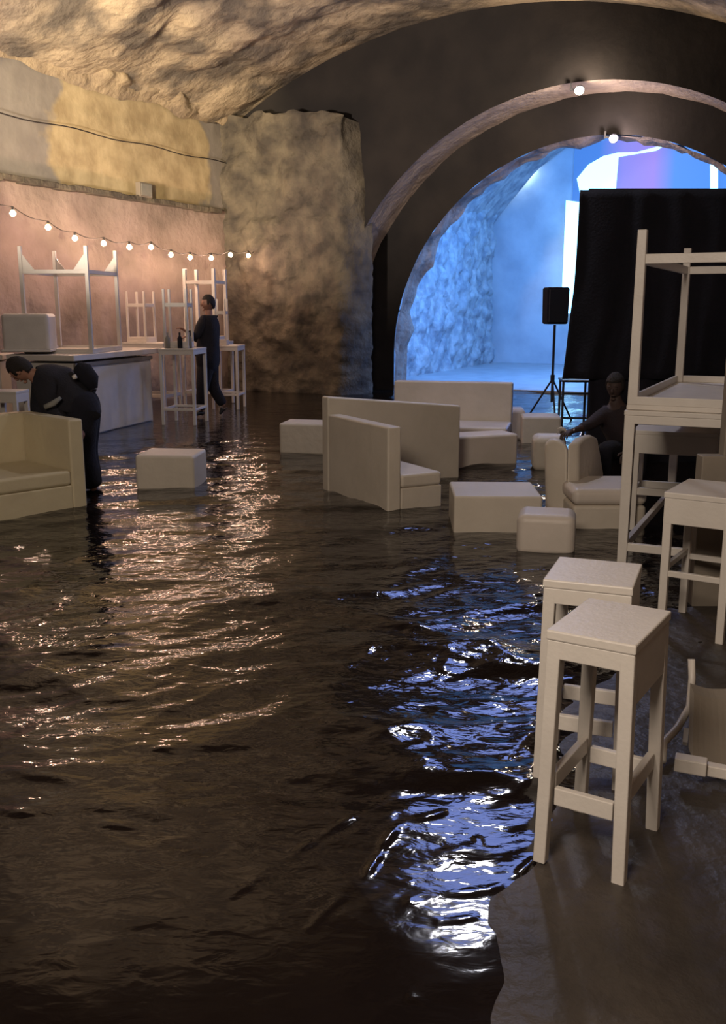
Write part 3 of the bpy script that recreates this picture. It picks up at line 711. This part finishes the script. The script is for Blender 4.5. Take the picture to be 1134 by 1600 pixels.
def hair_geo(c, f, up, m, parent, s=1.0, long=0):
    f = f.normalized(); r_ = f.cross(up).normalized(); u_ = r_.cross(f).normalized()
    bm = bmesh.new(); vs = bmesh.ops.create_uvsphere(bm, u_segments=28, v_segments=20, radius=1)['verts']; kill = []
    for v in vs:
        x, y, z = v.co
        if z < -.25-(.5 if y < -.2 else 0)-long or (y > .55 and z < .35): kill.append(v)
        k = 1+.05*noise.noise(Vector((x*4, y*4, z*4)))
        v.co = c+(r_*(x*.088*k)+f*(y*.106*k-.008)+u_*(z*.130*k+.004))*s
    bmesh.ops.delete(bm, geom=kill, context='VERTS')
    o = link('hair', bm, m, parent, True); so = o.modifiers.new('s', 'SOLIDIFY'); so.thickness = .012; return o
def hand_pts(wr, d, palm_n, curl=.4, s=1.0):
    """returns verts, edges (relative idx, -1=wrist), radii for a five fingered hand"""
    d = d.normalized(); n_ = palm_n.normalized(); side = d.cross(n_).normalized(); n_ = side.cross(d).normalized()
    vs, es, rs = [], [], []
    vs.append(wr+d*.045*s); es.append((-1, 0)); rs.append((.030*s, .016*s))
    vs.append(wr+d*.075*s); es.append((0, 1)); rs.append((.034*s, .014*s))
    for k, (off, ln) in enumerate(((-.030, .070), (-.010, .082), (.011, .076), (.031, .058))):
        b = wr+d*.092*s+side*off*s; i0 = len(vs)
        vs.append(b); es.append((1, i0)); rs.append(.0095*s); c_ = curl
        p = b
        for q in range(3):
            dd = (d*cos(c_)+n_*sin(c_)).normalized(); p = p+dd*ln*s*(.45, .32, .23)[q]; vs.append(p); es.append((len(vs)-2, len(vs)-1)); rs.append((.009, .0082, .0072)[q]*s); c_ += curl
    b = wr+d*.03*s-side*.030*s; vs.append(b); es.append((0, len(vs)-1)); rs.append(.012*s)
    p = b+(d*.6-side*.8).normalized()*.036*s; vs.append(p); es.append((len(vs)-2, len(vs)-1)); rs.append(.0105*s)
    p = p+(d*.9-side*.25+n_*.2).normalized()*.030*s; vs.append(p); es.append((len(vs)-2, len(vs)-1)); rs.append(.009*s)
    return vs, es, rs
def person(label, base, J, face, up, top_m, leg_m, skin_m, hair_m, sleeve=1.0, thick=1.0, curl=.4, long=0, hem=0):
    t = thing('person', label, 'person', base)
    J = {k: Vector(v)-Vector(base) for k, v in J.items()}
    V_, E_, R_ = [], [], []; ix = {}
    def add(k, r, p=None, pos=None):
        ix[k] = len(V_); V_.append(pos if pos is not None else J[k]); R_.append(r)
        if p is not None: E_.append((ix[p], ix[k]))
    add('pelvis', (.11, .09)); add('waist', (.105, .085), 'pelvis', J['pelvis'].lerp(J['chest'], .5)); add('chest', (.15, .11), 'waist'); add('neck', .055, 'chest')
    add('headc', .06, 'neck', J['neck'].lerp(J['head'], .6))
    for s_ in 'LR':
        add('sh'+s_, .055, 'chest'); add('ua'+s_, .047, 'sh'+s_, J['sh'+s_].lerp(J['el'+s_], .5)); add('el'+s_, .038, 'ua'+s_); add('fa'+s_, .036, 'el'+s_, J['el'+s_].lerp(J['wr'+s_], .4)); add('wr'+s_, .024, 'fa'+s_)
        add('hip'+s_, .09, 'pelvis'); add('th'+s_, .08, 'hip'+s_, J['hip'+s_].lerp(J['kn'+s_], .4)); add('kn'+s_, .056, 'th'+s_); add('ca'+s_, .054, 'kn'+s_, J['kn'+s_].lerp(J['an'+s_], .35)); add('an'+s_, .036, 'ca'+s_)
        hv, he, hr = hand_pts(J['wr'+s_], J['wr'+s_]-J['el'+s_], Vector((0, 0, -1)) if abs((J['wr'+s_]-J['el'+s_]).normalized().z) < .8 else Vector((0, -1, 0)), curl)
        o0 = len(V_)
        for a_, b_ in he: E_.append((ix['wr'+s_] if a_ < 0 else o0+a_, o0+b_))
        V_.extend(hv); R_.extend(hr)
    body = skin('body', V_, E_, R_, skin_m, t, 2, 0, head_geo(J['head'], face, up))
    hair_geo(J['head'], face, up, hair_m, t, 1.0, long)
    # jacket
    k = thick
    V2 = [J['pelvis'], J['pelvis'].lerp(J['chest'], .5), J['chest'], J['neck'].lerp(J['chest'], .18)]; E2 = [(0, 1), (1, 2), (2, 3)]; R2 = [(.175*min(k,1.3), .15*min(k,1.3)), (.150*k, .125*k), (.175*k, .14*k), .085*k]
    for s_ in 'LR':
        o0 = len(V2); V2 += [J['sh'+s_], J['sh'+s_].lerp(J['el'+s_], .5), J['el'+s_]]; R2 += [.078*k, .066*k, .055*k]; E2 += [(2, o0), (o0, o0+1), (o0+1, o0+2)]
        V2 += [J['el'+s_].lerp(J['wr'+s_], .93*sleeve)]; R2 += [.042*k]; E2 += [(o0+2, o0+3)]
        if hem: V2 += [J['hip'+s_].lerp(J['kn'+s_], hem)]; R2 += [.12*k]; E2 += [(0, o0+4)]
    skin('jacket', V2, E2, R2, top_m, t, 2)
    V3 = [J['pelvis'].lerp(J['chest'], .35)]; E3 = []; R3 = [(.155, .13)]
    for s_ in 'LR':
        o0 = len(V3); V3 += [J['hip'+s_], J['hip'+s_].lerp(J['kn'+s_], .5), J['kn'+s_], J['kn'+s_].lerp(J['an'+s_], .4), J['kn'+s_].lerp(J['an'+s_], .95)]
        R3 += [.112*k, .095*k, .075*k, .072*k, .060*k]; E3 += [(0, o0)]+[(o0+q, o0+q+1) for q in range(4)]
    skin('trousers', V3, E3, R3, leg_m, t, 2)
    for s_ in 'LR':
        a_ = J['an'+s_]; to = J['to'+s_]; d = to-a_
        skin('shoe', [a_, a_+Vector((0, 0, -.03))-Vector((d.x, d.y, 0))*.22, a_+d*.55, to], [(0, 1), (0, 2), (2, 3)], [(.043, .043), (.036, .034), (.045, .034), (.036, .022)], M['blackmetal'], t, 2)
    return t
UP = Vector((0, 0, 1))
def pj(px, py, y): return D(px, py, y)
# A: standing / walking person, left background
y0 = 14.85
person('person in dark clothes walking beside the white high tables, arm stretched left', (U(318, 650).x, y0, 0), dict(
    pelvis=pj(325, 562, y0), chest=pj(327, 512, y0), neck=pj(326, 490, y0), head=pj(325, 474, y0-.02),
    shL=pj(317, 500, y0-.14), elL=pj(306, 528, y0-.24), wrL=pj(291, 518, y0-.32),
    shR=pj(334, 500, y0+.14), elR=pj(322, 533, y0+.2), wrR=pj(300, 528, y0+.12),
    hipL=pj(322, 570, y0-.09), knL=pj(316, 608, y0-.14), anL=pj(315, 643, y0-.1), toL=pj(304, 649, y0-.16),
    hipR=pj(328, 570, y0+.09), knR=pj(333, 606, y0+.08), anR=pj(350, 635, y0+.1), toR=pj(343, 648, y0+.08)),
    Vector((-1, -.45, -.1)), UP, M['navy'], M['navy'], M['skin'], M['hair'], hem=.45, thick=1.3)
# B: bending person behind the left sofa
y0 = 8.75
tB = person('person in black bending over beside the left sofa, gripping its arm', (U(150, 785).x, y0, 0), dict(
    pelvis=pj(124, 606, y0), chest=pj(80, 598, y0+.02), neck=pj(50, 584, y0), head=pj(31, 577, y0-.03),
    shL=pj(72, 608, y0-.17), elL=pj(88, 655, y0-.22), wrL=pj(113, 668, y0-.24),
    shR=pj(70, 600, y0+.18), elR=pj(60, 640, y0+.22), wrR=pj(75, 662, y0+.1),
    hipL=pj(128, 632, y0-.09), knL=pj(128, 705, y0-.02), anL=pj(148, 768, y0-.06), toL=pj(136, 785, y0-.14),
    hipR=pj(132, 630, y0+.09), knR=pj(132, 705, y0+.12), anR=pj(148, 765, y0+.14), toR=pj(138, 782, y0+.1)),
    Vector((-.55, .25, -.8)), Vector((-.8, -.1, .55)), M['navy'], M['black'], M['skin'], M['hair'], thick=1.6, curl=.7, hem=.22)
def stick(nm, pts, r, m, par, base):
    bm = bmesh.new(); tube(bm, [p-base for p in pts], r, 12); return link(nm, bm, m, par, True)
bB = Vector(tB.location)
stick('hip_bag', [pj(120, 572, y0), pj(130, 580, y0), pj(141, 594, y0), pj(146, 608, y0)], [.05, .09, .085, .04], M['black'], tB, bB)
stick('sleeve_stripe', [pj(70, 636, y0-.36), pj(84, 630, y0-.36), pj(95, 621, y0-.34)], [.022, .026, .014], M['grey'], tB, bB)
stick('back_mark', [pj(114, 590, y0-.19), pj(119, 588, y0-.19)], .02, M['white'], tB, bB)
# C: crouching person at right in front of the backdrop
y0 = 8.9
tC = person('person in dark maroon crouching before the black backdrop, reaching left over a chair', (pj(965, 700, y0).x, y0, 0), dict(
    pelvis=pj(978, 702, y0+.1), chest=pj(964, 655, y0), neck=pj(962, 628, y0), head=pj(961, 604, y0-.02),
    shL=pj(942, 648, y0-.05), elL=pj(921, 664, y0-.2), wrL=pj(893, 674, y0-.4),
    shR=pj(986, 648, y0-.02), elR=pj(992, 680, y0-.15), wrR=pj(980, 705, y0-.35),
    hipL=pj(966, 705, y0), knL=pj(945, 700, y0-.38), anL=pj(944, 752, y0-.2), toL=pj(940, 760, y0-.4),
    hipR=pj(990, 705, y0), knR=pj(1000, 698, y0-.38), anR=pj(996, 752, y0-.2), toR=pj(998, 760, y0-.4)),
    Vector((-.5, -.9, -.3)), UP, M['maroon'], M['black'], M['skin_shaded'], M['hair'], sleeve=.6, curl=.5)
p = pj(884, 674, 8.5); t = thing('white_cloth', 'small white cloth held by the crouching person', 'cloth', p)
bm = bmesh.new()
vs = [[bm.verts.new((-.07+.14*i/6, .03*sin(i*1.3+j), -.02+.04*j/3+.02*sin(i))) for j in range(4)] for i in range(7)]
for i in range(6):
    for j in range(3): bm.faces.new((vs[i][j], vs[i+1][j], vs[i+1][j+1], vs[i][j+1]))
o = link('cloth', bm, M['white'], t, True); o.modifiers.new('s', 'SOLIDIFY').thickness = .015
